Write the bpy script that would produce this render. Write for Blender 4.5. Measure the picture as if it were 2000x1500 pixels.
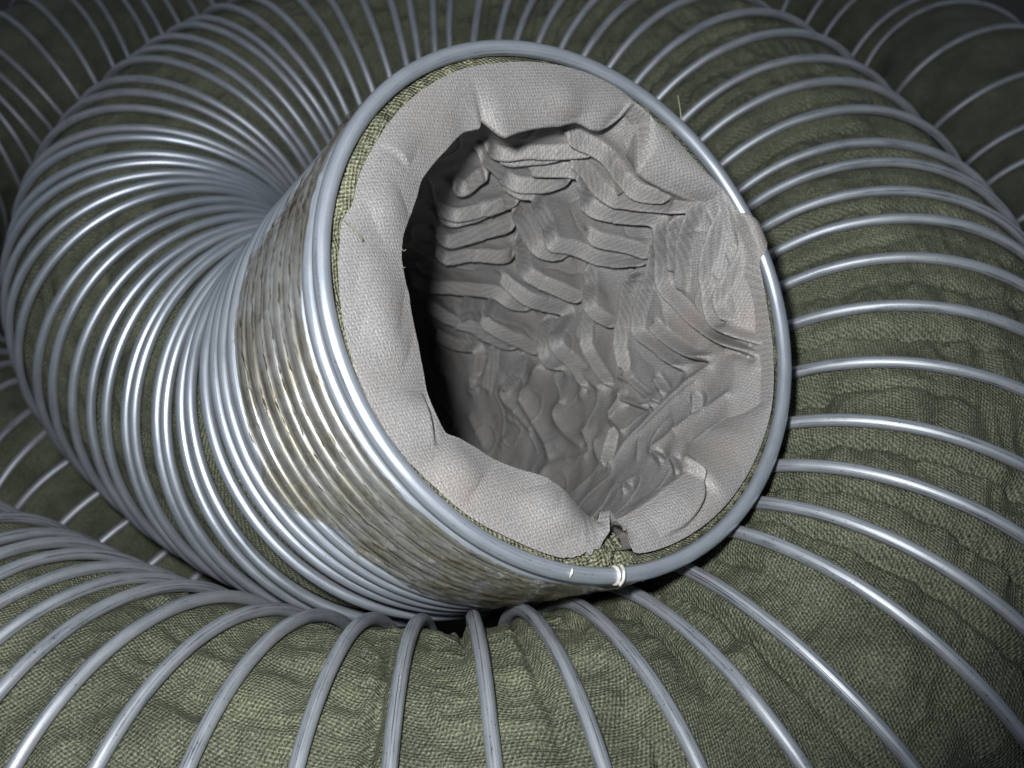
import bpy, math
import numpy as np
from mathutils import Matrix

# ------------------------------------------------------------------ scene, camera, light
scene = bpy.context.scene
for o in list(bpy.data.objects):
    bpy.data.objects.remove(o)
COL = scene.collection
CAM_AXES = [[0.992282, -0.124002, -0.0], [-0.083253, -0.666206, 0.741106], [-0.091898, -0.735386, -0.671388]]          # rows: world x, y, z expressed in camera right / down / forward
A_ = np.array(CAM_AXES)
CAM = np.array([0.0, 0.0, 0.722])
cam_d = bpy.data.cameras.new('camera')
cam_d.sensor_width = 36.0
cam_d.lens = 39.6
cam_d.clip_start = 0.01
cam_d.clip_end = 50.0
cam_d.dof.use_dof = True
cam_d.dof.focus_distance = 0.395
cam_d.dof.aperture_fstop = 17.0
cam = bpy.data.objects.new('camera', cam_d)
rot = Matrix(((A_[0][0], -A_[0][1], -A_[0][2]), (A_[1][0], -A_[1][1], -A_[1][2]), (A_[2][0], -A_[2][1], -A_[2][2])))
cam.matrix_world = Matrix.Translation(CAM) @ rot.to_4x4()
COL.objects.link(cam)
scene.camera = cam

world = bpy.data.worlds.new('World')
scene.world = world
world.use_nodes = True
bg = world.node_tree.nodes['Background']
bg.inputs[0].default_value = (0.75, 0.85, 1.0, 1)
bg.inputs[1].default_value = 0.18

# the camera's own flash, a hand's breadth up and to the left of the lens
fl = bpy.data.lights.new('flash', 'SPOT')
fl.energy = 14.8
fl.color = (1.0, 0.985, 0.965)
fl.shadow_soft_size = 0.013
fl.spot_size = math.radians(104)
fl.spot_blend = 0.6
flash = bpy.data.objects.new('flash', fl)
off = rot @ Matrix.Identity(3)
fpos = Matrix.Translation(CAM) @ rot.to_4x4() @ Matrix.Translation((-0.036, 0.043, 0.0))
tilt = Matrix.Rotation(math.radians(11), 4, 'X') @ Matrix.Rotation(math.radians(9), 4, 'Y')
flash.matrix_world = fpos @ tilt
COL.objects.link(flash)

scene.render.engine = 'CYCLES'
scene.cycles.max_bounces = 5
scene.cycles.diffuse_bounces = 3
scene.cycles.glossy_bounces = 3
scene.cycles.transmission_bounces = 2
scene.cycles.transparent_max_bounces = 6
scene.view_settings.view_transform = 'Standard'
scene.view_settings.look = 'None'
scene.view_settings.exposure = 0.0
scene.view_settings.gamma = 1.0
scene.view_settings.use_curve_mapping = False

# ------------------------------------------------------------------ measured data
FOLDS = [
(0,2.27,6.75,[(0.1738,0.46),(0.1868,0.3738),(0.1942,0.3081),(0.1932,0.2493),(0.1863,0.187),(0.1797,0.1114),(0.1722,0.0319)]),
(0,2.6,6.75,[(0.1576,0.42),(0.1699,0.3345),(0.1795,0.2767),(0.1795,0.2196),(0.1738,0.1312),(0.1668,0.0222),(0.1592,-0.0846),(0.1537,-0.1889)]),
(0,2.27,8.1,[(0.1319,0.2991),(0.1268,0.2142),(0.1273,0.161),(0.1313,0.1373)]),
(0,2.27,6.75,[(0.145,0.1549),(0.1532,0.1128),(0.1516,0.0359),(0.1423,-0.0744),(0.1295,-0.1745)]),
(0,2.27,6.75,[(0.1308,-0.0664),(0.1242,-0.1648),(0.122,-0.2213)]),
(0,1.62,6.75,[(0.1915,0.1438),(0.1846,0.0993),(0.1759,0.0662)]),
(0,1.62,8.1,[(0.1961,-0.0422),(0.1896,0.0096),(0.1722,0.0149)]),
(0,1.3,8.1,[(0.2247,0.1493),(0.2191,0.068),(0.2107,-0.048)]),
(0,1.95,6.75,[(0.1302,0.3269),(0.1189,0.1855),(0.1127,0.12)]),
(0,1.62,8.1,[(0.2244,0.308),(0.2107,0.4023),(0.2008,0.4919)]),
(0,1.95,10.8,[(0.1599,-0.2841),(0.1544,-0.222),(0.1357,-0.2341),(0.1237,-0.2441)]),
(0,2.27,4.4,[(0.0994,-0.4021),(0.0874,-0.3258),(0.0774,-0.2402),(0.065,-0.1608),(0.0525,-0.1018),(0.0409,-0.0554),(0.0276,-0.023)]),
(0,1.95,4.4,[(0.0837,-0.3005),(0.0707,-0.2266),(0.0551,-0.1445),(0.0458,-0.1082),(0.0367,-0.078)]),
(0,1.95,4.4,[(0.0624,-0.3819),(0.0485,-0.3209),(0.0374,-0.2728),(0.0264,-0.2474),(0.0157,-0.2094)]),
(1,1.62,4.4,[(0.0392,-0.1432),(0.0374,-0.248)]),
(1,1.95,3.3,[(0.0941,0.1265),(0.08,0.0031),(0.0654,-0.1294)]),
(-1,1.95,3.3,[(0.0911,0.1333),(0.0765,-0.0068),(0.0628,-0.1116)]),
(-1,2.27,4.4,[(0.0937,-0.0088),(0.0816,-0.0649),(0.0728,-0.1029)]),
(1,1.95,5.5,[(0.0668,0.0348),(0.0645,-0.0118),(0.0597,-0.0755)]),
(0,2.27,3.3,[(0.097,0.0418),(0.0956,0.0062),(0.1025,-0.0352),(0.105,-0.0596),(0.1015,-0.1172),(0.0886,-0.221)]),
(1,2.6,5.5,[(0.1019,-0.1587),(0.1055,-0.2348),(0.1057,-0.3278),(0.1038,-0.3675)]),
(0,1.95,4.4,[(0.1176,-0.1646),(0.1161,-0.2401),(0.1061,-0.3724)]),
(1,1.62,4.4,[(0.0586,-0.4138),(0.0512,-0.4843)]),
(1,1.95,4.4,[(0.0445,-0.4865),(0.0355,-0.6011)]),
(1,1.95,4.4,[(0.0724,-0.5747),(0.0678,-0.6382)]),
(0,1.3,3.3,[(0.075,-0.294),(0.071,-0.4123)]),
(-1,3.5,5,[(0.0486,1.72),(0.0548,1.625),(0.0523,1.55),(0.0429,1.442),(0.0337,1.334),(0.0241,1.232)]),
(-1,3,5,[(0.0591,1.575),(0.0571,1.496),(0.0474,1.411),(0.0371,1.345)]),
(-1,4,5,[(0.0591,1.688),(0.0657,1.557),(0.0719,1.448),(0.0721,1.374),(0.0635,1.285),(0.0526,1.227),(0.0437,1.225)]),
(-1,4.5,5,[(0.0592,1.399),(0.0469,1.294),(0.0414,1.22),(0.0436,1.162),(0.0502,1.094),(0.0546,1.037),(0.0514,0.9502),(0.0412,0.8644),(0.0288,0.7803),(0.0297,0.7174),(0.0364,0.6213),(0.0434,0.5165),(0.044,0.4312),(0.0381,0.3117),(0.0311,0.2014),(0.0166,0.0461),(0.0067,-0.0294)]),
(-1,4,5,[(0.0712,1.5),(0.0759,1.41),(0.075,1.33),(0.071,1.27),(0.0787,1.191),(0.0852,1.081),(0.0915,1.012),(0.0929,0.9535),(0.0827,0.8605),(0.0728,0.7373),(0.0481,0.6033)]),
(-1,4,5,[(0.0868,1.661),(0.0899,1.593),(0.0876,1.562),(0.0823,1.556),(0.073,1.546)]),
(-1,4,5,[(0.1103,1.623),(0.1127,1.528),(0.112,1.472),(0.1038,1.41),(0.0909,1.335),(0.0802,1.296)]),
(-1,3.5,5,[(0.1174,1.577),(0.1192,1.472),(0.111,1.405),(0.0992,1.352),(0.0886,1.303)]),
(-1,4,5,[(0.1326,1.518),(0.1396,1.399),(0.1264,1.323),(0.1112,1.252),(0.0976,1.184)]),
(-1,4,5,[(0.1562,1.403),(0.1594,1.306),(0.1439,1.232),(0.1333,1.151),(0.1229,1.074),(0.1114,1.077)]),
(-1,4.5,5,[(0.086,1.298),(0.0943,1.182),(0.1007,1.067),(0.1013,0.9745),(0.0907,0.8639)]),
(-1,4.5,5,[(0.1021,1.154),(0.1135,1.04),(0.1229,0.9368),(0.12,0.8471),(0.111,0.7123),(0.1011,0.5996)]),
(-1,4,5,[(0.222,1.217),(0.2128,1.13),(0.1961,1.084),(0.1731,1.018),(0.1574,0.9371),(0.1521,0.8354),(0.1411,0.7382)]),
(-1,4.5,5,[(0.1425,1.006),(0.1411,0.8834),(0.1366,0.7772),(0.1279,0.701),(0.1172,0.6129),(0.1237,0.5737),(0.1355,0.5311),(0.138,0.4514),(0.1284,0.3037),(0.1227,0.1522)]),
(-1,4,5,[(0.069,0.9088),(0.0668,0.834),(0.0541,0.7269),(0.0439,0.6395),(0.0401,0.6399)]),
(-1,4,5,[(0.0329,0.7205),(0.0401,0.6399),(0.0483,0.5597),(0.0581,0.4751),(0.0666,0.3943),(0.0714,0.2996),(0.0614,0.1804),(0.0458,0.0136)]),
(-1,4.5,5,[(0.0253,1.423),(0.0247,1.335),(0.0232,1.228),(0.0239,1.134),(0.0264,1.045),(0.0264,0.9473),(0.0149,0.8214)]),
(-1,4.5,5,[(0.0369,1.31),(0.0384,1.186),(0.0415,1.081),(0.0405,0.9812),(0.0348,0.9321),(0.0229,0.8351),(0.0112,0.7444),(0.0112,0.71),(0.022,0.6084),(0.0311,0.4867),(0.0366,0.4018)]),
(-1,3.5,5,[(0.0249,1.175),(0.027,1.08),(0.0349,0.99)]),
(-1,4,5,[(0.0821,0.7663),(0.0889,0.6696),(0.0996,0.5795),(0.097,0.4806),(0.0866,0.3829)]),
(-1,4,5,[(0.0551,0.6126),(0.0655,0.5606),(0.0752,0.4589),(0.0868,0.3037),(0.0899,0.1445)]),
(-1,4,5,[(0.2344,0.9469),(0.2204,0.8426),(0.1998,0.7396),(0.1835,0.6402),(0.1708,0.5613)]),
(-1,4,5,[(0.188,0.8146),(0.1792,0.6962),(0.1638,0.5746),(0.1514,0.4673)]),
(-1,4,5,[(0.2424,0.7094),(0.2276,0.6442),(0.2154,0.6166),(0.2058,0.5994),(0.2128,0.4507),(0.2199,0.33)]),
(-1,3,5,[(0.1811,1.032),(0.1966,0.9063),(0.2058,0.8194)]),
(-1,3,5,[(0.1617,0.9387),(0.1713,0.8858),(0.1806,0.832)]),
(-1,3.5,5,[(0.1887,0.6345),(0.1983,0.4737),(0.2071,0.3314)]),
(-1,3.5,5,[(0.1659,0.5352),(0.1788,0.427),(0.1918,0.32)]),
(-1,3.5,5,[(0.1342,0.6598),(0.1482,0.5403),(0.1514,0.4346),(0.1418,0.3343)]),
(-1,4.5,5,[(0.0602,0.3062),(0.0535,0.2075),(0.0419,0.0943),(0.0302,0.018)]),
(-1,3.5,5,[(0.0206,0.7384),(0.0288,0.6308),(0.0375,0.5133)]),
(-1,3.5,5,[(0.0031,0.677),(0.0092,0.5785),(0.0191,0.4332),(0.0214,0.3386),(0.0232,0.1922),(0.0135,0.0904),(0.0027,0.0008)]),
(-1,3,5,[(0.0003,0.6028),(0.0034,0.466),(0.0114,0.3475),(0.0175,0.2616),(0.016,0.1547)]),
(-1,3.5,5,[(0.1001,0.5814),(0.1123,0.46),(0.1161,0.3536),(0.1108,0.2263),(0.1038,0.0975)]),
]
TAPE_BACK = [(0.01431,2.693),(0.02896,2.803),(0.04926,2.881),(0.06834,2.95),(0.07427,3.092),(0.07573,-2.984),(0.07685,-2.836),(0.07985,-2.652),(0.07666,-2.482),(0.06781,-2.353),(0.06177,-2.23),(0.06296,-2.105),(0.06817,-1.943),(0.07101,-1.799),(0.07101,-1.65)]
TAPE_FRONT = [(0.0001615,2.829),(0.0001615,3.036),(0.007793,-3.1),(0.01277,-2.949),(0.01215,-2.814),(0.009824,-2.64),(0.007479,-2.493),(0.003687,-2.331),(0.0003229,-2.17),(0.0003229,-1.987),(0.0003229,-1.811),(0.00321,-1.659)]
NODES = [
(0.0284,0.3221,0.4675),
(-0.0155,0.3603,0.4115),
(-0.0730,0.4155,0.3362),
(-0.1535,0.5069,0.2847),
(-0.2181,0.6036,0.2772),
(-0.2191,0.7048,0.2886),
(-0.1503,0.7977,0.2955),
(-0.0503,0.8377,0.2942),
(0.0492,0.8200,0.2916),
(0.1213,0.7602,0.2941),
(0.1702,0.6667,0.2958),
(0.1962,0.5482,0.2916),
(0.1912,0.4310,0.2993),
(0.1648,0.3302,0.2990),
(0.1200,0.2553,0.2944),
(0.0521,0.2073,0.2908),
(-0.0212,0.1865,0.3020),
(-0.1024,0.1960,0.3040),
(-0.1767,0.2313,0.2952),
(-0.2435,0.2770,0.2835),
(-0.2987,0.3395,0.2901),
]
MOUTH_N=(0.54427, -0.47302, 0.69283)
MOUTH_X=(0.83056, 0.18761, -0.52438)

RIM = [(0.06844,-3.087,-0.005),(0.06679,-2.992,-0.005),(0.06713,-2.858,-0.005),(0.06817,-2.716,-0.005),(0.07033,-2.586,-0.005),(0.07257,-2.503,-0.005),(0.07448,-2.391,-0.005),(0.0764,-2.304,-0.005),(0.07397,-2.247,-0.005),(0.07227,-2.162,-0.005),(0.07146,-2.066,-0.005),(0.07024,-1.97,-0.005),(0.069,-1.856,-0.005),(0.06866,-1.761,-0.005),(0.07093,-1.675,-0.005),(0.07562,-1.585,-0.005),(0.07945,-1.504,-0.005),(0.08128,-1.431,-0.005),(0.08352,-1.414,-0.005),(0.08102,-1.358,-0.005),(0.07832,-1.188,-0.01),(0.07603,-1.009,-0.01),(0.07649,-0.8833,-0.01),(0.07702,-0.8319,-0.01),(0.07236,-0.8025,-0.005),(0.07584,-0.577,-0.016),(0.0801,-0.4516,-0.016),(0.08688,-0.33,-0.016),(0.09725,-0.2008,-0.016),(0.1088,-0.1082,-0.016),(0.1037,0.02996,-0.01),(0.1055,0.2471,-0.01),(0.1098,0.4147,-0.01),(0.1121,0.5178,-0.01),(0.1083,0.5864,-0.01),(0.09933,0.6359,-0.01),(0.09334,0.7053,-0.01),(0.08598,0.7957,-0.01),(0.08067,0.8929,-0.01),(0.0767,1.004,-0.01),(0.0759,1.075,-0.01),(0.08245,1.127,-0.01),(0.09514,1.195,-0.01),(0.09264,1.271,-0.005),(0.08718,1.3,-0.005),(0.0827,1.33,-0.005),(0.07856,1.377,-0.005),(0.07693,1.432,-0.005),(0.07761,1.489,-0.005),(0.07753,1.523,-0.005),(0.07337,1.626,-0.005),(0.07066,1.779,-0.005),(0.06877,1.908,-0.005),(0.06718,2.014,-0.005),(0.06954,2.054,-0.005),(0.07709,2.119,-0.005),(0.07305,2.128,-0.005),(0.07435,2.243,-0.005),(0.07203,2.411,-0.005),(0.07158,2.559,-0.005),(0.07146,2.662,-0.005),(0.07,2.754,-0.005),(0.06966,2.861,-0.005),(0.07058,2.99,-0.005),(0.06987,3.117,-0.005)]
COLLAR_OUT = [(0.09447,-3.048),(0.0949,-2.956),(0.09539,-2.867),(0.09619,-2.743),(0.09681,-2.637),(0.09706,-2.507),(0.09677,-2.364),(0.09592,-2.219),(0.09608,-2.056),(0.0952,-1.886),(0.09569,-1.714),(0.09586,-1.661),(0.09456,-1.618),(0.09403,-1.563),(0.09205,-1.512),(0.08712,-1.477),(0.08368,-1.43),(0.09277,-1.395),(0.08746,-1.392),(0.09357,-1.353),(0.09401,-1.254),(0.09408,-1.119),(0.09418,-0.9348),(0.09414,-0.7437),(0.09415,-0.5671),(0.09437,-0.4322),(0.09461,-0.3053),(0.09424,-0.2101),(0.09365,-0.06946),(0.09341,0.1648),(0.09539,0.3517),(0.09775,0.4417),(0.0971,0.5754),(0.09682,0.7025),(0.09323,0.8602),(0.09281,1.059),(0.09394,1.214),(0.09623,1.358),(0.09626,1.513),(0.09517,1.689),(0.09353,1.948),(0.09363,2.149),(0.09294,2.321),(0.09249,2.464),(0.09172,2.679),(0.09188,2.882),(0.09124,2.989),(0.09411,3.062),(0.09398,3.14)]
COLLAR_FOLDS = [
(0,5,9,[(0.02133,-0.08311),(0.02959,-0.07587),(0.0431,-0.06402),(0.05163,-0.05131)]),
(-1,5,9,[(0.05331,-0.04811),(0.05608,-0.05508),(0.0559,-0.06157),(0.05291,-0.06966),(0.04462,-0.07905),(0.03258,-0.08537)]),
(1,4,10,[(-0.05581,-0.06272),(-0.0573,-0.05518),(-0.05927,-0.04395)]),
(1,2,9,[(-0.08105,0.03731),(-0.07549,0.03715),(-0.06919,0.0348)]),
(0,3,14,[(-0.05613,-0.06532),(-0.04274,-0.07563)]),
(0,3.5,12,[(-0.01699,-0.07095),(-0.01103,-0.08961)]),
(0,2,9,[(0.003797,-0.08297),(-0.00362,-0.08192),(-0.01086,-0.07735)]),
(0,3,7,[(0.02777,0.09207),(0.03108,0.07907),(0.03065,0.06288)]),
(0,2.5,12,[(-0.008624,0.09173),(0.0006189,0.07659)]),
(0,2,14,[(-0.08719,-0.01298),(-0.06871,-0.01632)]),
(0,2,10,[(-0.08477,-0.02669),(-0.06634,-0.03207)]),
(0,2,10,[(-0.08282,0.01189),(-0.06991,0.02092)]),
(-1,2.5,8,[(0.01517,0.07654),(0.02189,0.08414),(0.02622,0.09157)]),
(0,3,8,[(0.08251,0.05597),(0.08903,0.04937),(0.09288,0.04444)]),
]
CUT_ANGLE=-1.4531
NICK_ANGLE=-1.6509
THREADS = [[(0.08237,0.4041,0.4811),(0.08199,0.4067,0.4861),(0.08176,0.409,0.4907),(0.08126,0.4109,0.4953)],[(-0.04731,0.3097,0.5214),(-0.0445,0.3067,0.5201),(-0.0426,0.3061,0.5168),(-0.0424,0.3061,0.5151)],[(-0.03145,0.3156,0.5044),(-0.03068,0.3137,0.5039),(-0.02972,0.3135,0.5045)],[(-0.03249,0.3101,0.5014),(-0.03164,0.3094,0.5003),(-0.03073,0.3088,0.5006)],[(0.02603,0.2389,0.4155),(0.02547,0.2411,0.4203),(0.02787,0.2455,0.42)]]

NODES[20] = (-.306, .316, .283)
NODES += [(-.383,.335,.262),(-.475,.318,.2),(-.56,.245,.13),(-.6,.12,.105),(-.5,-.02,.1),(-.3,-.1,.1),(-.05,-.12,.1),(.2,-.06,.1),
 (.37,.1,.1),(.45,.3,.1),(.48,.5,.1),(.4858,.6831,.1),(.5007,.83,.1),(.4877,.9754,.12),(.4816,1.0626,.1),(.42,1.22,.1),(.25,1.35,.12),
 (.02,1.40,.14),(-.2,1.34,.16),(-.379,1.236,.164),(-.461,1.177,.17),(-.527,1.111,.155),(-.586,1.038,.155),(-.625,.93,.14),(-.57,.79,.12),(-.46,.685,.1),(-.3718,.6142,.1),(-.3182,.5762,.1),
 (-.2736,.5235,.1),(-.2267,.4661,.1),(-.1684,.4158,.1),(-.08,.355,.1),(.03,.33,.1),(.13,.39,.1),(.18,.5,.1),(.17,.63,.1),(.08,.73,.1),(-.04,.76,.1)]
R = 0.1            # wire circle radius
RW = 0.00265        # wire radius
RL = 0.087         # lining radius
rng = np.random.default_rng(7)

# ------------------------------------------------------------------ small numeric tools
_perm = np.random.default_rng(3).permutation(256)
_val = np.random.default_rng(4).random(256) * 2 - 1
def vnoise(p):
    p = np.asarray(p, float)
    i = np.floor(p).astype(int); f = p - i; f = f * f * f * (f * (f * 6 - 15) + 10)
    out = 0
    for dx in (0, 1):
        for dy in (0, 1):
            for dz in (0, 1):
                h = _perm[(_perm[(_perm[(i[..., 0] + dx) & 255] + i[..., 1] + dy) & 255] + i[..., 2] + dz) & 255]
                w = (f[..., 0] if dx else 1 - f[..., 0]) * (f[..., 1] if dy else 1 - f[..., 1]) * (f[..., 2] if dz else 1 - f[..., 2])
                out = out + _val[h] * w
    return out
def ridged(p): return 1 - 2 * np.abs(vnoise(p))
def sstep(a, b, x):
    t = np.clip((x - a) / (b - a), 0, 1); return t * t * (3 - 2 * t)
def unit(v): return v / np.linalg.norm(v, axis=-1, keepdims=True)
def catmull(C, s):
    C = np.asarray(C, float); n = len(C); s = np.clip(np.asarray(s, float), 0, n - 1 - 1e-9)
    E = np.vstack([2 * C[0] - C[1], C, 2 * C[-1] - C[-2]])
    i = s.astype(int); t = (s - i)[:, None]
    p0, p1, p2, p3 = E[i], E[i + 1], E[i + 2], E[i + 3]
    return .5 * (2 * p1 + (p2 - p0) * t + (2 * p0 - 5 * p1 + 4 * p2 - p3) * t ** 2 + (-p0 + 3 * p1 - 3 * p2 + p3) * t ** 3)

# ------------------------------------------------------------------ mesh tools
def grid_mesh(name, V, wrap_u=False, wrap_v=False, uv=None, flip=False):
    """V: list of (n,m,3) grids joined in one mesh; uv: list of (n,m,2)."""
    if isinstance(V, np.ndarray): V = [V]; uv = [uv] if uv is not None else None
    vs, qs, us = [], [], []; base = 0
    for k, g in enumerate(V):
        n, m = g.shape[:2]
        idx = np.arange(n * m).reshape(n, m)
        if wrap_u: idx = np.vstack([idx, idx[:1]])
        if wrap_v: idx = np.hstack([idx, idx[:, :1]])
        q = np.stack([idx[:-1, :-1], idx[1:, :-1], idx[1:, 1:], idx[:-1, 1:]], -1).reshape(-1, 4)
        if flip: q = q[:, ::-1]
        if uv is not None:
            t = uv[k]
            if wrap_u: t = np.vstack([t, t[:1] + (t[-1:] - t[-2:-1]) + (t[-1:] - t[:1])])
            if wrap_v:
                last = t[:, -1:] + (t[:, -1:] - t[:, -2:-1]); t = np.hstack([t, last])
            tq = np.stack([t[:-1, :-1], t[1:, :-1], t[1:, 1:], t[:-1, 1:]], 2).reshape(-1, 4, 2)
            if flip: tq = tq[:, ::-1]
            us.append(tq.reshape(-1, 2))
        vs.append(g.reshape(-1, 3)); qs.append(q + base); base += n * m
    vs = np.concatenate(vs); qs = np.concatenate(qs)
    me = bpy.data.meshes.new(name)
    me.vertices.add(len(vs)); me.vertices.foreach_set('co', vs.astype(np.float32).ravel())
    me.loops.add(qs.size); me.loops.foreach_set('vertex_index', qs.astype(np.int32).ravel())
    me.polygons.add(len(qs)); me.polygons.foreach_set('loop_start', np.arange(0, qs.size, 4, dtype=np.int32))
    me.polygons.foreach_set('loop_total', np.full(len(qs), 4, dtype=np.int32))
    me.polygons.foreach_set('use_smooth', np.ones(len(qs), dtype=bool))
    if us:
        l = me.uv_layers.new(name='UVMap'); l.data.foreach_set('uv', np.concatenate(us).astype(np.float32).ravel())
    me.update(); me.validate()
    return me
BASE = np.array([0.0, 0.5, 0.0])
def part(name, me, mat, parent, label=None, kind=None):
    o = bpy.data.objects.new(name, me); COL.objects.link(o)
    me.materials.append(mat)
    o.parent = parent
    if label: o['label'] = label
    if kind: o['kind'] = kind
    return o
def tube_mesh(name, path, radius, sides=8, closed=False, caps=True, uv0=0.0):
    path = np.asarray(path, float)
    t = unit(np.gradient(path, axis=0)); ref = np.array([0.31, 0.2, 0.93])
    a = unit(np.cross(t, ref)); b = np.cross(t, a)
    f = np.linspace(0, 2 * np.pi, sides, endpoint=False)
    r = np.broadcast_to(np.asarray(radius, float), (len(path),))[:, None, None]
    V = path[:, None] + r * (np.cos(f)[None, :, None] * a[:, None] + np.sin(f)[None, :, None] * b[:, None])
    if caps:
        V = np.concatenate([np.repeat(path[:1, None], sides, 1), V, np.repeat(path[-1:, None], sides, 1)])
    L = np.r_[0, np.cumsum(np.linalg.norm(np.diff(V[:, 0], axis=0), axis=1))] + uv0
    uv = np.stack(np.meshgrid(L, np.arange(sides) / sides, indexing='ij'), -1)
    return grid_mesh(name, V, wrap_v=True, uv=uv)

# ------------------------------------------------------------------ materials
class NT:
    def __init__(s, name):
        s.m = bpy.data.materials.new(name); s.m.use_nodes = True
        s.t = s.m.node_tree; s.b = s.t.nodes['Principled BSDF']; s.out = s.t.nodes['Material Output']
    def n(s, kind, **kw):
        nd = s.t.nodes.new(kind)
        for k, v in kw.items():
            if k in nd.inputs: s.put(nd.inputs[k], v)
            else: setattr(nd, k, v)
        return nd
    def put(s, sock, v):
        if isinstance(v, bpy.types.NodeSocket): s.t.links.new(v, sock)
        else: sock.default_value = v
    def math(s, op, a, b=None, c=None):
        nd = s.t.nodes.new('ShaderNodeMath'); nd.operation = op
        for k, v in enumerate((a, b, c)):
            if v is not None: s.put(nd.inputs[k], v)
        return nd.outputs[0]
    def ramp(s, fac, stops):
        nd = s.t.nodes.new('ShaderNodeValToRGB'); s.put(nd.inputs[0], fac)
        while len(nd.color_ramp.elements) < len(stops): nd.color_ramp.elements.new(.5)
        for e, (p, c) in zip(nd.color_ramp.elements, stops):
            e.position = p; e.color = (*c, 1) if len(c) == 3 else c
        return nd.outputs[0]
    def mix(s, fac, a, b, blend='MIX'):
        nd = s.t.nodes.new('ShaderNodeMix'); nd.data_type = 'RGBA'; nd.blend_type = blend
        s.put(nd.inputs[0], fac); s.put(nd.inputs[6], a); s.put(nd.inputs[7], b)
        return nd.outputs[2]
    def uv(s, sx, sy, rot=0.0, warp=0.0, wscale=40.0):
        v = s.n('ShaderNodeUVMap').outputs[0]
        if warp:
            nz = s.n('ShaderNodeTexNoise', Scale=wscale, Detail=2.0); s.put(nz.inputs['Vector'], v)
            sub = s.n('ShaderNodeVectorMath', operation='SUBTRACT'); s.put(sub.inputs[0], nz.outputs['Color']); sub.inputs[1].default_value = (.5, .5, .5)
            sc = s.n('ShaderNodeVectorMath', operation='SCALE'); s.put(sc.inputs[0], sub.outputs[0]); sc.inputs[3].default_value = warp
            ad = s.n('ShaderNodeVectorMath', operation='ADD'); s.put(ad.inputs[0], v); s.put(ad.inputs[1], sc.outputs[0]); v = ad.outputs[0]
        mp = s.n('ShaderNodeMapping'); s.put(mp.inputs[0], v); mp.inputs[2].default_value = (0, 0, rot); mp.inputs[3].default_value = (sx, sy, 1)
        return mp.outputs[0]
    def noise(s, vec, scale, detail=3.0, rough=.55):
        nd = s.n('ShaderNodeTexNoise', Scale=scale, Detail=detail, Roughness=rough); s.put(nd.inputs['Vector'], vec); return nd.outputs[0]
    def bump(s, h, dist, strength=1.0, prev=None):
        nd = s.n('ShaderNodeBump', Strength=strength, Distance=dist); s.put(nd.inputs['Height'], h)
        if prev is not None: s.put(nd.inputs['Normal'], prev)
        return nd.outputs[0]

def lattice(k, vec, a, b):
    """diamond lattice of stitches, 0..1"""
    sp = k.n('ShaderNodeSeparateXYZ'); k.put(sp.inputs[0], vec)
    u = k.math('MULTIPLY', sp.outputs[0], 2 * math.pi / a); v = k.math('MULTIPLY', sp.outputs[1], 2 * math.pi / b)
    return k.math('MULTIPLY_ADD', k.math('MULTIPLY', k.math('SINE', u), k.math('SINE', v)), .5, .5)
def fabric_material(name, dark, mid, light, a, b, rot, bumpd, contrast):
    k = NT(name)
    uvw = k.uv(1, 1, rot)
    lat = lattice(k, uvw, a, b)
    obj = k.n('ShaderNodeTexCoord').outputs['Object']
    fine = k.noise(obj, 1500, 0.0); big = k.noise(obj, 30, 2)
    v = k.math('ADD', k.math('MULTIPLY', lat, contrast), k.math('MULTIPLY', fine, 1.0 - contrast))
    v = k.math('ADD', v, k.math('MULTIPLY', k.math('SUBTRACT', big, .5), .35))
    c = k.ramp(v, [(.25, dark), (.5, mid), (.82, light)])
    k.put(k.b.inputs['Base Color'], c)
    k.b.inputs['Roughness'].default_value = .7
    k.b.inputs['Specular IOR Level'].default_value = .4
    h = k.math('ADD', lat, k.math('MULTIPLY', fine, .5))
    k.put(k.b.inputs['Normal'], k.bump(h, bumpd, .9))
    return k.m
OLIVE = fabric_material('olive_knit_fabric', (.016, .020, .012), (.061, .070, .046), (.195, .208, .14), .0023, .0017, .55, .0005, .32)
RAW = fabric_material('olive_raw_edge_fabric', (.02, .023, .014), (.105, .112, .074), (.30, .305, .21), .0026, .0021, 1.1, .0008, .3)

def lining_material():
    k = NT('grey_lining_cloth')
    uvw = k.uv(1, 1, .35)
    lat = lattice(k, uvw, .0020, .0016)
    obj = k.n('ShaderNodeTexCoord').outputs['Object']
    fine = k.noise(obj, 1700, 0.0); big = k.noise(obj, 26, 2)
    v = k.math('ADD', k.math('MULTIPLY', lat, .38), k.math('MULTIPLY', fine, .62))
    c = k.ramp(v, [(.22, (.13, .13, .132)), (.5, (.185, .184, .185)), (.8, (.265, .263, .265))])
    stain = k.ramp(big, [(.50, (0, 0, 0)), (.70, (1, 1, 1))])
    c = k.mix(k.math('MULTIPLY', stain, .22), c, (.205, .165, .125, 1))
    k.put(k.b.inputs['Base Color'], c)
    k.b.inputs['Roughness'].default_value = .5
    k.b.inputs['Specular IOR Level'].default_value = .5
    k.put(k.b.inputs['Normal'], k.bump(k.math('ADD', fine, k.math('MULTIPLY', lat, .25)), .00036, .8))
    return k.m
LINING = lining_material()

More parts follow.
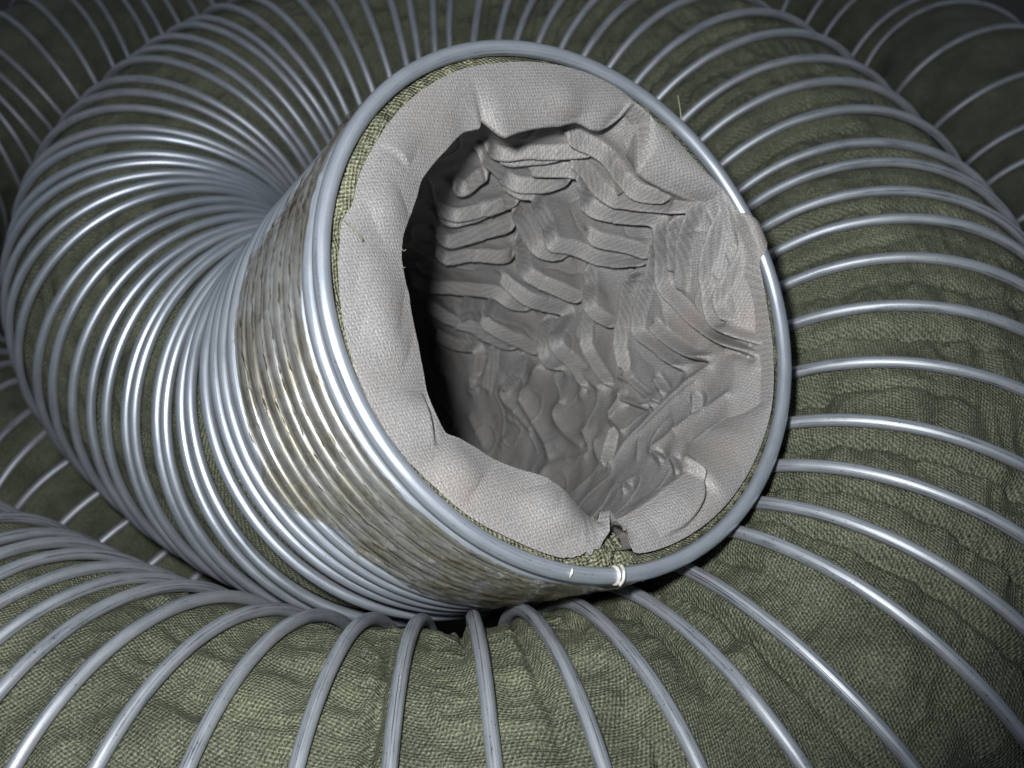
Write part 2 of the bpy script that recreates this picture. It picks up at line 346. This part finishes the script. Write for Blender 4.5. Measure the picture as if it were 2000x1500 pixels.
def wire_material(name, stops, su, sv, r0, metal):
    k = NT(name)
    uvw = k.uv(1, 1)
    mp = k.n('ShaderNodeMapping'); k.put(mp.inputs[0], uvw); mp.inputs[3].default_value = (su, sv, 1)
    streak = k.noise(mp.outputs[0], 1.0, 4, .65)
    mp2 = k.n('ShaderNodeMapping'); k.put(mp2.inputs[0], uvw); mp2.inputs[3].default_value = (60, 5, 1)
    blot = k.noise(mp2.outputs[0], 1.0, 3)
    obj = k.n('ShaderNodeTexCoord').outputs['Object']
    grain = k.noise(obj, 900, 2)
    speck = k.ramp(grain, [(.28, (1, 1, 1)), (.36, (0, 0, 0))])
    v = k.math('ADD', k.math('MULTIPLY', streak, .72), k.math('MULTIPLY', blot, .28))
    v = k.math('SUBTRACT', v, k.math('MULTIPLY', speck, .10))
    c = k.ramp(v, stops)
    k.put(k.b.inputs['Base Color'], c)
    k.b.inputs['Metallic'].default_value = metal
    k.put(k.b.inputs['Roughness'], k.math('ADD', r0, k.math('MULTIPLY', blot, .24)))
    k.b.inputs['Specular IOR Level'].default_value = .6
    k.put(k.b.inputs['Normal'], k.bump(streak, .0004, .4))
    return k.m
WIRE = wire_material('worn_grey_coated_wire', [(.39, (.075, .088, .11)), (.44, (.24, .265, .30)), (.6, (.34, .37, .41)), (.8, (.48, .505, .54))], 3.0, 24, .34, .55)
WIRE_CLEAN = wire_material('clean_grey_coated_wire', [(.33, (.12, .145, .185)), (.40, (.29, .33, .385)), (.6, (.385, .43, .49)), (.8, (.50, .54, .59))], 3.5, 16, .27, .66)

def tape_material():
    k = NT('brown_clear_tape')
    obj = k.n('ShaderNodeTexCoord').outputs['Object']
    mp = k.n('ShaderNodeMapping'); k.put(mp.inputs[0], k.uv(1, 1)); mp.inputs[3].default_value = (300, 90, 1)
    crk = k.noise(obj, 120, 2, .5); dirt = k.noise(obj, 55, 3, .6)
    tr = k.n('ShaderNodeBsdfTransparent')
    k.put(tr.inputs[0], k.ramp(dirt, [(.32, (.76, .70, .58)), (.62, (.96, .94, .90))]))
    k.put(k.b.inputs['Base Color'], k.ramp(dirt, [(.35, (.24, .20, .15)), (.7, (.50, .48, .43))]))
    k.b.inputs['Roughness'].default_value = .15
    k.b.inputs['Specular IOR Level'].default_value = 1.0
    k.put(k.b.inputs['Normal'], k.bump(k.math('ADD', crk, dirt), .0016, .6))
    mx = k.n('ShaderNodeMixShader')
    k.put(mx.inputs[0], k.ramp(k.math('ADD', k.math('MULTIPLY', dirt, .6), k.math('MULTIPLY', crk, .4)), [(.40, (.05, .05, .05)), (.66, (.20, .20, .20))]))
    k.put(mx.inputs[1], tr.outputs[0]); k.put(mx.inputs[2], k.b.outputs[0])
    gl = k.n('ShaderNodeBsdfGlossy'); gl.inputs['Color'].default_value = (1, .97, .92, 1); gl.inputs['Roughness'].default_value = .18
    k.put(gl.inputs['Normal'], k.bump(k.math('ADD', crk, k.math('MULTIPLY', dirt, 1.5)), .0026, .8))
    mx2 = k.n('ShaderNodeMixShader'); mx2.inputs[0].default_value = .25
    k.put(mx2.inputs[1], mx.outputs[0]); k.put(mx2.inputs[2], gl.outputs[0])
    k.put(k.out.inputs[0], mx2.outputs[0])
    return k.m
TAPE = tape_material()
def plain(name, col, rough, metal=0.0, scale=300):
    k = NT(name); obj = k.n('ShaderNodeTexCoord').outputs['Object']
    nz = k.noise(obj, scale, 3)
    k.put(k.b.inputs['Base Color'], k.ramp(nz, [(.3, tuple(c * .7 for c in col)), (.7, tuple(min(1, c * 1.25) for c in col))]))
    k.b.inputs['Roughness'].default_value = rough; k.b.inputs['Metallic'].default_value = metal
    k.put(k.b.inputs['Normal'], k.bump(nz, .0006, .5))
    return k.m
BRIGHT = plain('bare_cut_metal', (.62, .62, .58), .3, .4)
THREAD = plain('pale_thread', (.17, .17, .12), .8)
FLOOR = plain('dark_floor', (.035, .034, .03), .8, scale=40)

# ------------------------------------------------------------------ the hose's centre line
NN = len(NODES)
SS = np.linspace(0, NN - 1, NN * 160)
PP = catmull(NODES, SS)
AA = np.r_[0, np.cumsum(np.linalg.norm(np.diff(PP, axis=0), axis=1))]
TT = unit(np.gradient(PP, axis=0)); TT[0] = -np.array(MOUTH_N)
kern = np.hanning(41); kern /= kern.sum()
TS = np.stack([np.convolve(np.pad(TT[:, i], 20, mode='edge'), kern, 'valid') for i in range(3)], -1)
w = np.clip((AA - .03) / .05, 0, 1)[:, None]
TT = unit(TT * (1 - w) + TS * w)
V1 = CAM - PP; E1 = unit(V1 - (V1 * TT).sum(1)[:, None] * TT); E2 = np.cross(TT, E1)
def at(arr, s): return np.stack([np.interp(s, SS, arr[:, i]) for i in range(3)], -1)
def frame(s):
    p = at(PP, s); e1 = at(E1, s); e2 = at(E2, s); return p, e1, e2
def arc(s): return np.interp(s, SS, AA)
def s_of_arc(a): return np.interp(a, AA, SS)

turns = list(s_of_arc(np.array([0, .0095, .0185, .0275, .037, .0465, .056, .0655, .075, .0865, .0985, .1105, .128, .157])))
turns += [1.8468, 2.0896, 2.208, 2.4304, 2.5313, 2.7245, 2.8866, 3.1486, 3.3941, 3.5575, 3.7634, 3.9127, 4.0801, 4.28, 4.39, 4.58, 4.69,
          4.86, 5.01, 5.15, 5.3378, 5.4472, 5.57, 5.70, 5.79, 5.93, 6.0798, 6.272, 6.4449, 6.6704, 6.8865, 7.05, 7.2639, 7.44, 7.6852,
          7.9997, 8.3075, 8.606, 8.9, 9.2, 9.52, 9.8411, 10.1097, 10.381, 10.6196, 10.9166, 11.2839, 11.4966, 11.7436, 11.955, 12.2228,
          12.5394, 12.8807, 13.249, 13.5591, 13.882, 14.1515, 14.523, 14.9264, 15.4615, 15.788, 16.0776, 16.4267, 16.7169, 17.0724,
          17.3957, 17.7121, 18.0116, 18.2617, 18.5, 18.76, 19.03, 19.3, 19.57, 19.85, 20.13, 20.45, 20.8, 21.15, 21.5]
UPPER = len(turns)
a = arc(turns[-1]); end = AA[-1]
while a < end - .03:
    px, py = np.interp(a, AA, PP[:, 0]), np.interp(a, AA, PP[:, 1])
    pitch = .058 if (px > .35 and py > .55) else (.025 if (px < -.15 and py > .85) else .037)
    a += pitch * (1 + .25 * rng.uniform(-1, 1)); turns.append(float(s_of_arc(min(a, end))))
turns = np.array(turns); NTURN = len(turns)
PHI0 = math.radians(100)
def turn_s(i, phi):
    """node parameter of wire turn i at angle phi: flat on the near side, stepping to the next turn on the far side"""
    i = min(max(i, 0), NTURN - 1)
    if i == 0: return np.zeros_like(phi)
    g = .5 * sstep(PHI0, math.pi, np.abs(phi))
    nx = turns[min(i + 1, NTURN - 1)]; pv = turns[i - 1]
    return turns[i] + np.where(phi > 0, g * (nx - turns[i]), -g * (turns[i] - pv))

# ------------------------------------------------------------------ setting
fm = np.array([[[-6., -6., 0.], [6., -6., 0.]], [[-6., 6., 0.], [6., 6., 0.]]]).transpose(1, 0, 2)
floor = bpy.data.objects.new('floor', grid_mesh('floor', np.ascontiguousarray(fm)))
floor.data.materials.append(FLOOR); floor['kind'] = 'structure'; COL.objects.link(floor)

hose = bpy.data.objects.new('flexible_hose', None)
hose['label'] = 'coiled olive fabric hose with grey wire spiral, taped open mouth showing wrinkled grey lining'
hose['category'] = 'hose'
COL.objects.link(hose)

# ------------------------------------------------------------------ wire turns
def wire_turn(i, near):
    m = 200 if near else 120; sides = 14 if near else 9
    phi = np.linspace(-math.pi, math.pi, m + 1)
    s = turn_s(i, phi)
    p, e1, e2 = frame(s)
    c, sn = np.cos(phi)[:, None], np.sin(phi)[:, None]
    rad = unit(c * e1 + sn * e2)
    t = at(TT, s)
    wob = np.stack([phi * 0 + i * 1.37, np.cos(phi) * 1.2 + 5, np.sin(phi) * 1.2], -1)
    amp = 0 if i == 0 else (.0005 if i < 14 else .0011)
    ctr = p + rad * (R + .6 * amp * vnoise(wob))[:, None] + t * (amp * vnoise(wob + 31.7))[:, None]
    ctr[-1] = ctr[-1]
    tan = unit(np.gradient(ctr, axis=0))
    a1 = unit(rad - (rad * tan).sum(1)[:, None] * tan); b1 = np.cross(tan, a1)
    f = np.linspace(0, 2 * math.pi, sides, endpoint=False)
    V = ctr[:, None] + (RW if i else .00295) * (np.cos(f)[None, :, None] * a1[:, None] + np.sin(f)[None, :, None] * b1[:, None])
    L = np.r_[0, np.cumsum(np.linalg.norm(np.diff(ctr, axis=0), axis=1))] + i * .73
    uv = np.stack(np.meshgrid(L, np.arange(sides) / sides + i * .37, indexing='ij'), -1)
    return grid_mesh('wire_turn', V, wrap_v=True, uv=uv)
for i in range(NTURN):
    o = part('end_ring' if i == 0 else 'wire_turn', wire_turn(i, i < UPPER), WIRE_CLEAN if turns[i] < 4.6 else WIRE, hose,
             'blue grey wire ring round the open mouth' if i == 0 else None)
    if i == 0: end_ring = o

# ------------------------------------------------------------------ olive fabric sleeve between the turns
grids, uvs = [], []
for i in range(NTURN - 1):
    near = i < UPPER
    pitch = arc(turns[i + 1]) - arc(turns[i])
    big = near and turns[i] > 9
    m = 420 if big else (260 if near else 150)
    nt = int(np.clip(pitch / (.0011 if big else .0016), 6, 30 if big else 14))
    phi = np.linspace(-math.pi, math.pi, m + 1); t = np.linspace(0, 1, nt + 1)
    sa, sb = turn_s(i, phi), turn_s(i + 1, phi)
    s = sa[:, None] * (1 - t) + sb[:, None] * t
    ph = np.repeat(phi[:, None], nt + 1, 1)
    sf, pf = s.ravel(), ph.ravel()
    p, e1, e2 = frame(sf)
    rad = unit(np.cos(pf)[:, None] * e1 + np.sin(pf)[:, None] * e2)
    q = p + rad * R
    tf = np.tile(t, m + 1)
    bell = np.clip(4 * tf * (1 - tf), 0, 1)
    sag = bell * (.0012 + .10 * pitch)
    wr = np.zeros_like(tf)
    if near and i >= 14:
        k = min(1.0, pitch / .026)
        wr += k * bell * (.0034 * vnoise(q * 34) + .0010 * vnoise(q * 85 + 9))
        rg = ridged(q * np.array([46, 46, 46]) + 3.3)
        wr += k * bell * .0022 * np.clip(rg, 0, 1) ** 3 * .6
        gx = np.stack([pf * 11 + .6 * vnoise(q * 20), pf * 0 + i * 2.7, tf * 1.1], -1)
        wr += k * bell * (.0034 * vnoise(gx) + .0018 * np.clip(ridged(gx * np.array([1.6, 1, 1]) + 40), 0, 1) ** 3)
        # tucked seam beside the wire
        tc = .27 + .05 * vnoise(np.stack([pf * 2, pf * 0 + i, pf * 0], -1)) 
        gate = sstep(-.25, .35, vnoise(np.stack([pf * 1.6, pf * 0 + i * 3.1, pf * 0 + 8], -1)))
        wd = .0021 / max(pitch, .004)
        wr -= k * gate * .0050 * np.exp(-((tf - tc) / wd) ** 2)
        wr += k * .0012 * sstep(tc + .02, tc - .1, tf) * bell
    elif not near:
        wr += bell * (.003 * vnoise(q * 30) + .002 * vnoise(q * 80))
    r = R - .0030 - sag + wr
    if i < 3: r = np.full_like(r, R - .0012)
    grids.append((p + rad * r[:, None]).reshape(m + 1, nt + 1, 3))
    uvs.append(np.stack([arc(sf), pf * R], -1).reshape(m + 1, nt + 1, 2))
sleeve = part('fabric_sleeve', grid_mesh('fabric_sleeve', grids, uv=uvs), OLIVE, hose, 'wrinkled olive knitted fabric sleeve under the wires')

# ------------------------------------------------------------------ folds
def smooth_poly(q, sub=5):
    q = np.asarray(q, float)
    if len(q) < 3: return np.array([q[0] + (q[-1] - q[0]) * t for t in np.linspace(0, 1, sub + 1)])
    return catmull(q, np.linspace(0, len(q) - 1, (len(q) - 1) * sub + 1))
def poly_dist(x, P):
    """distance, side (+1 left of the direction of travel), position 0..1 along, and left normal of the nearest segment"""
    best = np.full(len(x), 1e9); sg = np.zeros(len(x)); par = np.zeros(len(x)); nr = np.zeros((len(x), 2))
    seg = np.diff(P, axis=0); ln = np.linalg.norm(seg, axis=1) + 1e-12; cum = np.r_[0, np.cumsum(ln)]
    for j in range(len(seg)):
        v = x - P[j]; t = np.clip((v @ seg[j]) / ln[j] ** 2, 0, 1)
        e = v - t[:, None] * seg[j]; dd = np.sqrt((e ** 2).sum(1)); m = dd < best
        best[m] = dd[m]; sg[m] = np.sign(seg[j][0] * v[:, 1] - seg[j][1] * v[:, 0])[m]
        par[m] = ((cum[j] + t * ln[j]) / cum[-1])[m]; nr[m] = np.array([-seg[j][1], seg[j][0]]) / ln[j]
    return best, sg, par, nr
def near(X, P, r):
    return np.nonzero(((X > P.min(0) - r) & (X < P.max(0) + r)).all(1))[0]
def soft_folds(X, folds):
    H = np.zeros(len(X))
    for side, A, W, q in folds:
        A *= .001; W *= .001; P = smooth_poly(q); idx = near(X, P, 2.5 * W)
        if not len(idx): continue
        d, sg, par, nr = poly_dist(X[idx], P)
        fade = np.sin(math.pi * np.clip(par, 0, 1)) ** .8
        if side == 0: h = A * fade * np.exp(-(d / (W * .8)) ** 2)
        else:
            ds = d * sg * side
            h = A * fade * sstep(-.0003, .0016, ds) * np.exp(-(np.maximum(ds, 0) / W) ** 1.5) - .2 * A * fade * np.exp(-((ds + .0008) / .0015) ** 2)
        H[idx] += h
    return H
def cloth_folds(X, shape, folds, gain, keep):
    """pleats and ropes pinned along their lines, the cloth between them relaxed to a smooth skin"""
    T = np.zeros(len(X)); Wt = np.zeros(len(X)); S = np.zeros((len(X), 2)); weak = []
    for side, A, W, q in folds:
        A *= .001 * gain; W *= .001; P = smooth_poly(q); idx = near(X, P, max(1.2 * W, .007))
        if not len(idx): continue
        d, sg, par, nr = poly_dist(X[idx], P)
        inside = (par > 0) & (par < 1)
        fade = np.where(inside, sstep(0, .14, par) * sstep(1, .86, par), 0)
        if side == 0:
            r = .22 * W
            t = A * (1 - .35 * (d / r) ** 2); w = .55 * fade * (d < r); sh = 0 * nr
        else:
            ds = d * sg * side                      # positive on the open side, negative towards the crease
            t = np.full(len(ds), A); w = fade * sstep(.0010, .0003, np.abs(ds))
            v = np.abs(ds + .0021) < .0011
            t = np.where(v, -.85 * A, t); w = np.where(v, .6 * fade * sstep(.0011, .0003, np.abs(ds + .0021)), w)
            fl_ = np.abs(ds - .0029) < .0006; weak.append((idx[fl_], -.16 * A, 1.0 * fade[fl_]))
            sh = -nr * side * (.20 * A * fade * np.exp(-(ds / .0020) ** 2))[:, None]
        m = w > 0
        # a pleat in front wins over what it covers
        old = Wt[idx]; better = m & ((t > T[idx]) | (old < .2))
        T[idx] = np.where(better, t, T[idx]); Wt[idx] = np.where(better, np.maximum(w, .0), Wt[idx])
        b2 = np.abs(sh).sum(1) > np.abs(S[idx]).sum(1)
        S[idx] = np.where(b2[:, None], sh, S[idx])
    for ix, tv, wv in weak:
        free = Wt[ix] < .03; T[ix[free]] = tv; Wt[ix[free]] = .25 * wv[free]
    T = T.reshape(shape); w = 12 * Wt.reshape(shape); h = T * (w > 0)
    kap = .0055
    for _ in range(260):
        p = np.pad(h, 1, mode='edge')
        h = (w * T + .25 * (p[:-2, 1:-1] + p[2:, 1:-1] + p[1:-1, :-2] + p[1:-1, 2:])) / (w + 1 + kap)
    S = S.reshape(*shape, 2)
    for _ in range(3):
        p = np.pad(S, ((1, 1), (1, 1), (0, 0)), mode='edge'); S = .2 * (p[:-2, 1:-1] + p[2:, 1:-1] + p[1:-1, :-2] + p[1:-1, 2:] + S)
        p = np.pad(h, 1, mode='edge'); h = .5 * h + .125 * (p[:-2, 1:-1] + p[2:, 1:-1] + p[1:-1, :-2] + p[1:-1, 2:])
    return h, S

# ------------------------------------------------------------------ lining inside the tube
MN = np.array(MOUTH_N); MX = np.array(MOUTH_X); MY = np.cross(MN, MX); C0 = np.array(NODES[0])
n_in = int(np.searchsorted(AA, .40))
F1 = [MX]
for j in range(1, n_in):
    e = F1[-1] - (F1[-1] @ TT[j]) * TT[j]; F1.append(e / np.linalg.norm(e))
F1 = np.array(F1); F2 = np.cross(-TT[:n_in], F1)
depth = np.r_[np.linspace(.001, .25, 550), np.linspace(.251, .385, 60)]
phi = np.r_[np.linspace(-.95, 2.0, 560), np.linspace(2.0, 2 * math.pi - .95, 110)[1:-1]]
D, PH = np.meshgrid(depth, phi, indexing='ij')
folds = [(s, A, W, [(x, y * RL) for x, y in q]) for s, A, W, q in FOLDS]
FINE_D, FINE_P = 550, 560
Xf = np.stack([D[:FINE_D, :FINE_P].ravel(), PH[:FINE_D, :FINE_P].ravel() * RL], -1)
hf, shf = cloth_folds(Xf, (FINE_D, FINE_P), folds, 1.35, None)
H = np.zeros(D.shape); SH = np.zeros((*D.shape, 2))
edge_f = sstep(0, 25, np.arange(FINE_P)) * sstep(FINE_P - 1, FINE_P - 26, np.arange(FINE_P)) * sstep(FINE_D - 1, FINE_D - 30, np.arange(FINE_D))[:, None]
H[:FINE_D, :FINE_P] = hf * edge_f; SH[:FINE_D, :FINE_P] = shf * edge_f[..., None]
H = H.ravel(); SH = SH.reshape(-1, 2)
D = np.clip(D + SH[:, 0].reshape(D.shape), .001, .39); PH = PH + (SH[:, 1] / RL).reshape(D.shape)
pc = np.stack([np.interp(D.ravel(), AA[:n_in], PP[:n_in, i]) for i in range(3)], -1)
f1 = np.stack([np.interp(D.ravel(), AA[:n_in], F1[:, i]) for i in range(3)], -1)
f2 = np.stack([np.interp(D.ravel(), AA[:n_in], F2[:, i]) for i in range(3)], -1)
rad = np.cos(PH.ravel())[:, None] * f1 + np.sin(PH.ravel())[:, None] * f2
q = pc + rad * RL
far = sstep(.235, .265, D.ravel()) + (PH.ravel() > 2.0) + (PH.ravel() < -.9)
H = H + .0010 * vnoise(q * 45) + .0006 * vnoise(q * 110 + 5) + .0006 * np.clip(ridged(q * 62 + 2), 0, 1) ** 6 + .0030 * np.clip(far, 0, 1) * np.clip(ridged(q * 34), 0, 1) ** 2
H = H * sstep(.002, .010, D.ravel())
rightside = sstep(-.75, -.35, PH.ravel()) * sstep(1.5, 1.1, PH.ravel())
mouth_flare = (.0045 + .0035 * rightside) * sstep(.017, .001, D.ravel())
V = (pc + rad * (RL + mouth_flare - H)[:, None]).reshape(*D.shape, 3)
lining = part('lining', grid_mesh('lining', V, wrap_v=True, uv=np.stack([D, PH * RL], -1)), LINING, hose, 'wrinkled grey cloth lining inside the open mouth')

# ------------------------------------------------------------------ turned-in collar of the lining
def polar(poly, col, f, wdt=0):
    P = sorted(poly, key=lambda t: t[1]); a = np.array([t[1] for t in P]); v = np.array([t[col] for t in P])
    a = np.r_[a - 2 * math.pi, a, a + 2 * math.pi]; v = np.r_[v, v, v]
    return np.interp(f, a, v)
fa = np.linspace(-math.pi, math.pi, 900, endpoint=False)
rho_o = polar(COLLAR_OUT, 0, fa); rho_r = polar(RIM, 0, fa); z_r = polar(RIM, 2, fa)
ker = np.hanning(9); ker /= ker.sum()
sm = lambda v: np.convolve(np.r_[v[-4:], v, v[:4]], ker, 'valid')
rho_r = sm(rho_r); z_r = sm(z_r); rho_o = sm(sm(rho_o))
z_r = sm(sm(z_r))
hole = sstep(.044, .030, np.abs(fa + 1.405) + .012 * vnoise(np.stack([fa * 60, fa * 0, fa * 0], -1)))
ragged = np.exp(-((fa + 1.53) / .10) ** 2)
rho_o = rho_o - (.0065 * hole) - ragged * .0012 * (1 + vnoise(np.stack([fa * 75, fa * 0 + 3, fa * 0], -1)))
rho_r = np.minimum(rho_r, rho_o - .0012)
rho_r = np.minimum(rho_r, .0925)
over = np.exp(-((fa - .49) / .07) ** 2)
rho_o = rho_o + (.1046 - rho_o) * over
K = 46; prof = []
for k in range(K + 1):
    u = k / K
    rho = rho_o + (rho_r - rho_o) * u
    wrap = np.sqrt(np.clip((.0031 + .0007) ** 2 - (rho - R) ** 2, 0, 1))
    z = .0006 * (1 - u) + z_r * u ** 1.3 + .0010 * math.sin(math.pi * u) 
    z = np.where((over > .02) & (wrap > 0), np.maximum(z, wrap * sstep(.02, .2, over)), z)
    prof.append((rho, z))
rf = .0009 * (1 - hole)
for j in range(1, 9):
    an = math.pi * j / 8
    prof.append((rho_r - rf * math.sin(an) * .8, z_r - rf * (1 - math.cos(an))))
for j in range(1, 7):
    u = j / 6
    prof.append((rho_r + (.0888 - rho_r) * u, z_r - 2 * rf - (.010) * u))
RHO = np.array([p[0] for p in prof]); Z = np.array([p[1] for p in prof]); FA = np.broadcast_to(fa, RHO.shape)
xx, yy = RHO * np.cos(FA), RHO * np.sin(FA)
hc = soft_folds(np.stack([xx.ravel(), yy.ravel()], -1), COLLAR_FOLDS).reshape(xx.shape)
wgt = (1 - .8 * over) * np.r_[np.sin(np.linspace(0, 1, K + 1) * math.pi * .5) ** .7, np.linspace(1, .2, 8), np.zeros(6)][:, None]
P3 = C0 + xx[..., None] * MX + yy[..., None] * MY
wgt = wgt * (1 - .95 * np.exp(-((fa + 1.42) / .13) ** 2))
hc = hc * wgt + wgt * (.0014 * vnoise(P3 * 30) + .0007 * vnoise(P3 * 80 + 4))
V = P3 + (Z + hc)[..., None] * MN
part('lining_collar', grid_mesh('lining_collar', V, wrap_v=True, uv=np.stack([xx, yy], -1), flip=True), LINING, lining,
     'turned in collar of grey lining with a torn notch at the bottom')

# olive raw edge of the sleeve between ring and collar
ro = np.full_like(fa, .0992); tear = np.exp(-((fa + 1.415) / .055) ** 2)
leftish = sstep(1.45, 1.75, fa) + sstep(-1.25, -1.5, fa)
ri = rho_o - .001 - .006 * np.clip(leftish, 0, 1) - .002 * tear
ri = np.maximum(ri, rho_r + .0006)
ri = ri + (ro - ri) * np.exp(-((fa - .48) / .3) ** 4)
g = []
for k in range(19):
    u = k / 18
    rho = ro + (ri - ro) * u
    P3 = C0 + (rho * np.cos(fa))[:, None] * MX + (rho * np.sin(fa))[:, None] * MY
    z = -.0045 + .0035 * math.sin(math.pi * u) + .0010 * vnoise(P3 * 260) + .0012 * vnoise(P3 * 120) + tear * .002 * vnoise(P3 * 330 + 2) - .002 * u - .004 * tear * u
    g.append(P3 + z[:, None] * MN)
V = np.array(g)
UVr = np.stack([np.broadcast_to(np.linspace(0, .018, 19)[:, None], V.shape[:2]), np.broadcast_to(fa * .095, V.shape[:2])], -1)
part('raw_edge', grid_mesh('raw_edge', V, wrap_v=True, uv=UVr, flip=True), RAW, sleeve, 'narrow olive raw fabric edge between ring and grey lining')

# ------------------------------------------------------------------ crinkled tape round the first turns
nta, ntf = 110, 700
ft = np.linspace(-math.pi, math.pi, ntf, endpoint=False)
def edge_fn(E, dflt, f):
    E = sorted(E, key=lambda t: t[1]); an = [t[1] for t in E]; v = [t[0] for t in E]
    # pad to the unseen side with the default value
    return E, an, v
tb = sorted([(b if b > 0 else b + 2 * math.pi, a_) for a_, b in TAPE_BACK]); tf_ = sorted([(b if b > 0 else b + 2 * math.pi, a_) for a_, b in TAPE_FRONT])
fw = np.where(ft > 0, ft, ft + 2 * math.pi)
bk = np.interp(fw, [0] + [t[0] for t in tb] + [2 * math.pi], [.045] + [t[1] for t in tb] + [.045])
fr = np.interp(fw, [0] + [t[0] for t in tf_] + [2 * math.pi], [.006] + [max(t[1], .006) for t in tf_] + [.006])
bk = bk + .0022 * vnoise(np.stack([np.cos(ft) * 9, np.sin(ft) * 9, ft * 0], -1)) + .001 * vnoise(np.stack([np.cos(ft) * 30, np.sin(ft) * 30, ft * 0], -1))
bk = np.maximum(bk, fr + .012)
u = np.linspace(0, 1, nta)[:, None]
AR = fr + (bk - fr) * u
FT = np.broadcast_to(ft, AR.shape)
wa = arc(turns[:16]); dl = np.min(np.abs(AR[..., None] - wa), -1); half = .0048
pc = np.stack([np.interp(AR.ravel(), AA[:n_in], PP[:n_in, i]) for i in range(3)], -1)
f1 = np.stack([np.interp(AR.ravel(), AA[:n_in], F1[:, i]) for i in range(3)], -1)
f2 = np.stack([np.interp(AR.ravel(), AA[:n_in], F2[:, i]) for i in range(3)], -1)
rad = np.cos(FT.ravel())[:, None] * f1 + np.sin(FT.ravel())[:, None] * f2
q = pc + rad * R
qa = np.stack([AR.ravel() * 260, np.cos(FT.ravel()) * 5.5, np.sin(FT.ravel()) * 5.5], -1)
flat = np.exp(-((AR - .069) / .012) ** 2 - ((np.where(FT > 0, FT - 2 * math.pi, FT) + 2.46) / .16) ** 2).ravel()
bump = RW * 1.02 * np.sqrt(np.clip(1 - (dl.ravel() / .0052) ** 2, 0, 1)) 
rr = R + .0006 + bump * (1 - flat) + flat * RW * 1.15 + .0004 * vnoise(qa) + .0006 * np.clip(ridged(q * 80), 0, 1) ** 4 + .0002 * vnoise(q * 330) + .0006 * np.clip(ridged(q * 120 + 7), 0, 1) ** 4 + flat * np.clip(AR.ravel() - .060, 0, .016) * .45
rr = np.maximum(rr, R + bump * .9 + .0005)
V = (pc + rad * rr[:, None]).reshape(nta, ntf, 3)
part('tape_wrap', grid_mesh('tape_wrap', V, wrap_v=True, uv=np.stack([AR, FT * R], -1)), TAPE, hose, 'crinkled shiny brown clear tape wrapped round the hose end')

# ------------------------------------------------------------------ cut wire end, nick and threads
def on_ring(ang, r=R): return C0 + r * (math.cos(ang) * MX + math.sin(ang) * MY)
pa = [on_ring(CUT_ANGLE - .006 + .013 * t) + MN * .0004 for t in np.linspace(0, 1, 6)]
ce = part('wire_end', tube_mesh('wire_end', pa, [.0030, .0034, .0036, .0035, .0034, .0026], 12), BRIGHT, end_ring, 'bright bare cut end of the ring wire')
pa = [on_ring(CUT_ANGLE + .014, R - .003) + MN * .003, on_ring(CUT_ANGLE + .010, R - .001) + MN * .0046, on_ring(CUT_ANGLE + .006, R + .002) + MN * .0042, on_ring(CUT_ANGLE + .004, R + .0036) + MN * .002]
part('wire_burr', tube_mesh('wire_burr', smooth_poly(pa), .0006, 8), BRIGHT, end_ring, 'white burr on the cut wire end')
pa = [on_ring(NICK_ANGLE + .004, R - .0012) + MN * .0033, on_ring(NICK_ANGLE, R + .0005) + MN * .0036, on_ring(NICK_ANGLE - .002, R + .0022) + MN * .0028]
part('wire_nick', tube_mesh('wire_nick', smooth_poly(pa), [.0001] * 2 + [.00045] * 7 + [.0002] * 2, 8), BRIGHT, end_ring, 'small white nick on the ring wire')
for k, tp in enumerate(THREADS):
    part('loose_thread', tube_mesh('loose_thread', smooth_poly(tp, 6), .0003 if k < 2 else .00013, 6), THREAD, sleeve if k < 2 else lining)
